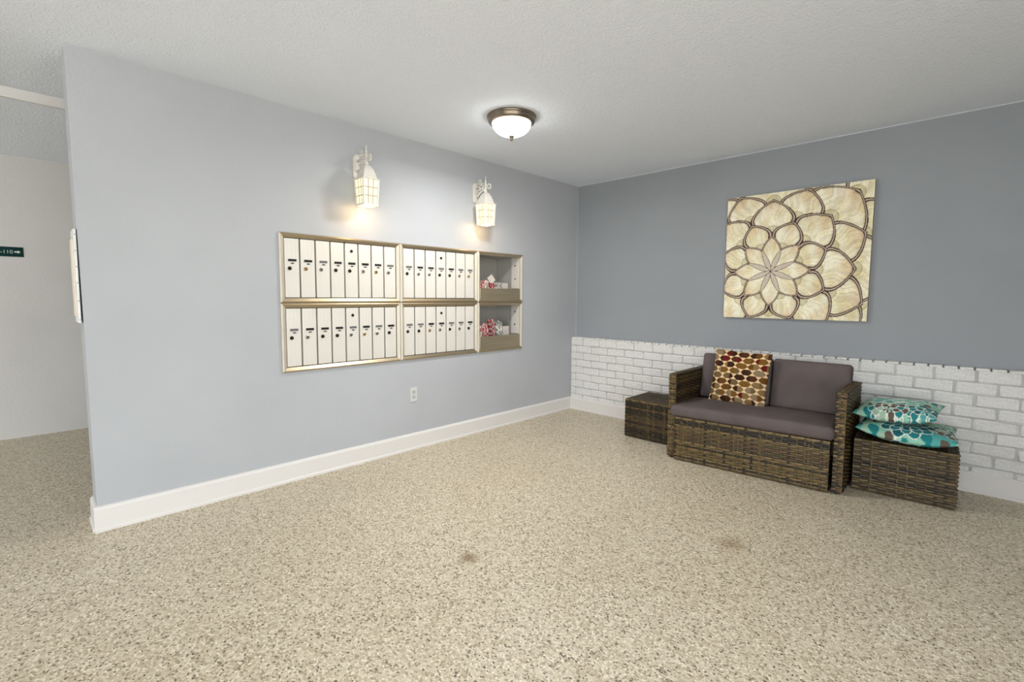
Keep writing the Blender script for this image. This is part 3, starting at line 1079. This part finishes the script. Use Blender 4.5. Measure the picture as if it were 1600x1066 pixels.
def lens_pattern(U, V_):
    pal = np.array([lin(98, 26, 22), lin(56, 34, 20), lin(104, 68, 28), lin(134, 106, 68), lin(138, 118, 92), lin(118, 84, 34), lin(78, 44, 22), lin(112, 90, 62)])
    bgc = np.array(lin(226, 196, 152))
    rs = np.random.default_rng(11)
    col = np.tile(bgc, (*U.shape, 1))
    rows, cols = 9, 4.6
    v = (V_ + 1) / 2 * rows + .04 * np.sin(U * 7)
    rr_ = np.floor(v).astype(int)
    fv = v - rr_ - .5
    u = (U + 1) / 2 * cols + (rr_ % 2) * .5
    cc_ = np.floor(u).astype(int)
    fu = u - cc_ - .5
    A = rs.integers(0, len(pal), (14, 10)); B = rs.integers(0, len(pal), (14, 10)); sp = rs.uniform(-.25, .25, (14, 10))
    wj = rs.uniform(.46, .53, (14, 10))
    R0, C0 = np.clip(rr_, 0, 13), np.clip(cc_, 0, 9)
    wl_ = wj[R0, C0]
    inside = np.abs(fv) < .68 * (1 - (np.abs(fu) / wl_) ** 1.8)
    c = np.where((fu < sp[R0, C0])[..., None], pal[A[R0, C0]], pal[B[R0, C0]])
    stripe = (np.sin(fu * 60) > .7)[..., None]
    c = np.where(stripe, c * .8, c)
    return np.where(inside[..., None], c, col)


def flower_pattern(seed, cents):
    def f(U, V_):
        rs = np.random.default_rng(seed)
        mint, aqua, teal, deep, brown, white, sage = (np.array(lin(*c)) for c in ((146, 200, 178), (86, 166, 162), (40, 128, 132), (30, 98, 104), (98, 88, 78), (224, 232, 222), (164, 192, 168)))
        pals = [[teal, aqua, deep, teal], [mint, aqua, mint, white], [brown, brown, teal, sage], [aqua, teal, mint, sage], [sage, mint, aqua, brown]]
        col = np.tile(sage, (*U.shape, 1))
        bl = np.sin(U * 5 + 1) * np.sin(V_ * 4 - U * 2)
        col = np.where((bl > .2)[..., None], mint, col)
        col = np.where((bl < -.25)[..., None], aqua, col)
        b2 = np.sin(U * 9 - 2) * np.sin(V_ * 8 + U * 3 + 1)
        col = np.where((b2 > .45)[..., None], teal, col)
        col = np.where((b2 < -.7)[..., None], brown, col)
        for ci, (cx, cy, R, np_, pi) in enumerate(cents):
            r = np.hypot(U - cx, V_ - cy); th = np.arctan2(V_ - cy, U - cx)
            nr = 4
            pal = pals[pi]
            rings = np.array([.0, .30, .56, .80, 1.0]) * R
            for k_ in range(nr - 1, -1, -1):
                n_ = np_ + (2 if k_ > 1 else 0)
                q = th / (2 * PI) * n_ + (k_ % 2) * .5 + .13 * ci
                a = (q - np.round(q)) * 2          # -1..1 over a petal
                lo = rings[k_] * .72; hi = rings[k_ + 1] * 1.02
                s = (r - lo) / (hi - lo)
                prof = np.clip(np.sin(PI * np.clip(s, 0, 1) ** .8), 0, 1) ** .6
                m_out = (s > -.08) & (s < 1.06) & (np.abs(a) < prof * .92 + .08)
                m_in = (s > .07) & (s < .93) & (np.abs(a) < prof * .80 - .04)
                col = np.where(m_out[..., None], white, col)
                pid = (np.round(q).astype(int) % n_)
                ch = rs.integers(0, len(pal), n_ + 1)
                cc_ = np.stack(pal)[ch[pid]]
                col = np.where(m_in[..., None], cc_, col)
        return col
    return f


# brown patterned cushion leaning on the loveseat back
me = pillow(.208, .11, lens_pattern, 200, 0, .05)
o = obj('throw_cushion', me)
o.matrix_world = Matrix.Translation((1.922, -.462, .623)) @ Matrix.Rotation(RZ * .6, 4, 'Z') @ Matrix.Rotation(math.radians(78), 4, 'X') @ Matrix.Rotation(math.radians(-2), 4, 'Z')
tag(o, 'square cushion patterned with brown and maroon leaf shapes leaning on the loveseat', 'cushion')

me = pillow(.243, .140, flower_pattern(5, [(-.75, .7, .7, 8, 1), (.75, .75, .6, 8, 4), (.95, -.35, .45, 8, 2), (-.02, -.38, .62, 8, 0)]), 150, .35, .07, .034)
o = obj('flowered_cushion', me)
o.location = (2.930, -.412, .339 + .0475)
o.rotation_euler = (0, math.radians(2), math.radians(2.5))
tag(o, 'teal cushion with white dahlia outlines lying flat on the wicker ottoman, under the other', 'cushion', 'teal flowered cushions on the ottoman')
me = pillow(.205, .150, flower_pattern(8, [(.8, .6, .6, 7, 3), (-.85, .2, .5, 7, 1), (.75, -.75, .5, 6, 0), (-.1, .1, .75, 6, 1), (-.15, -.78, .5, 6, 2)]), 150, .35, .06, .022)
o = obj('flowered_cushion', me)
o.location = (2.886, -.400, .457 + .0505)
o.rotation_euler = (math.radians(3), math.radians(-4), math.radians(-3))
tag(o, 'mint and brown flowered cushion on top of the teal dahlia cushion', 'cushion', 'teal flowered cushions on the ottoman')
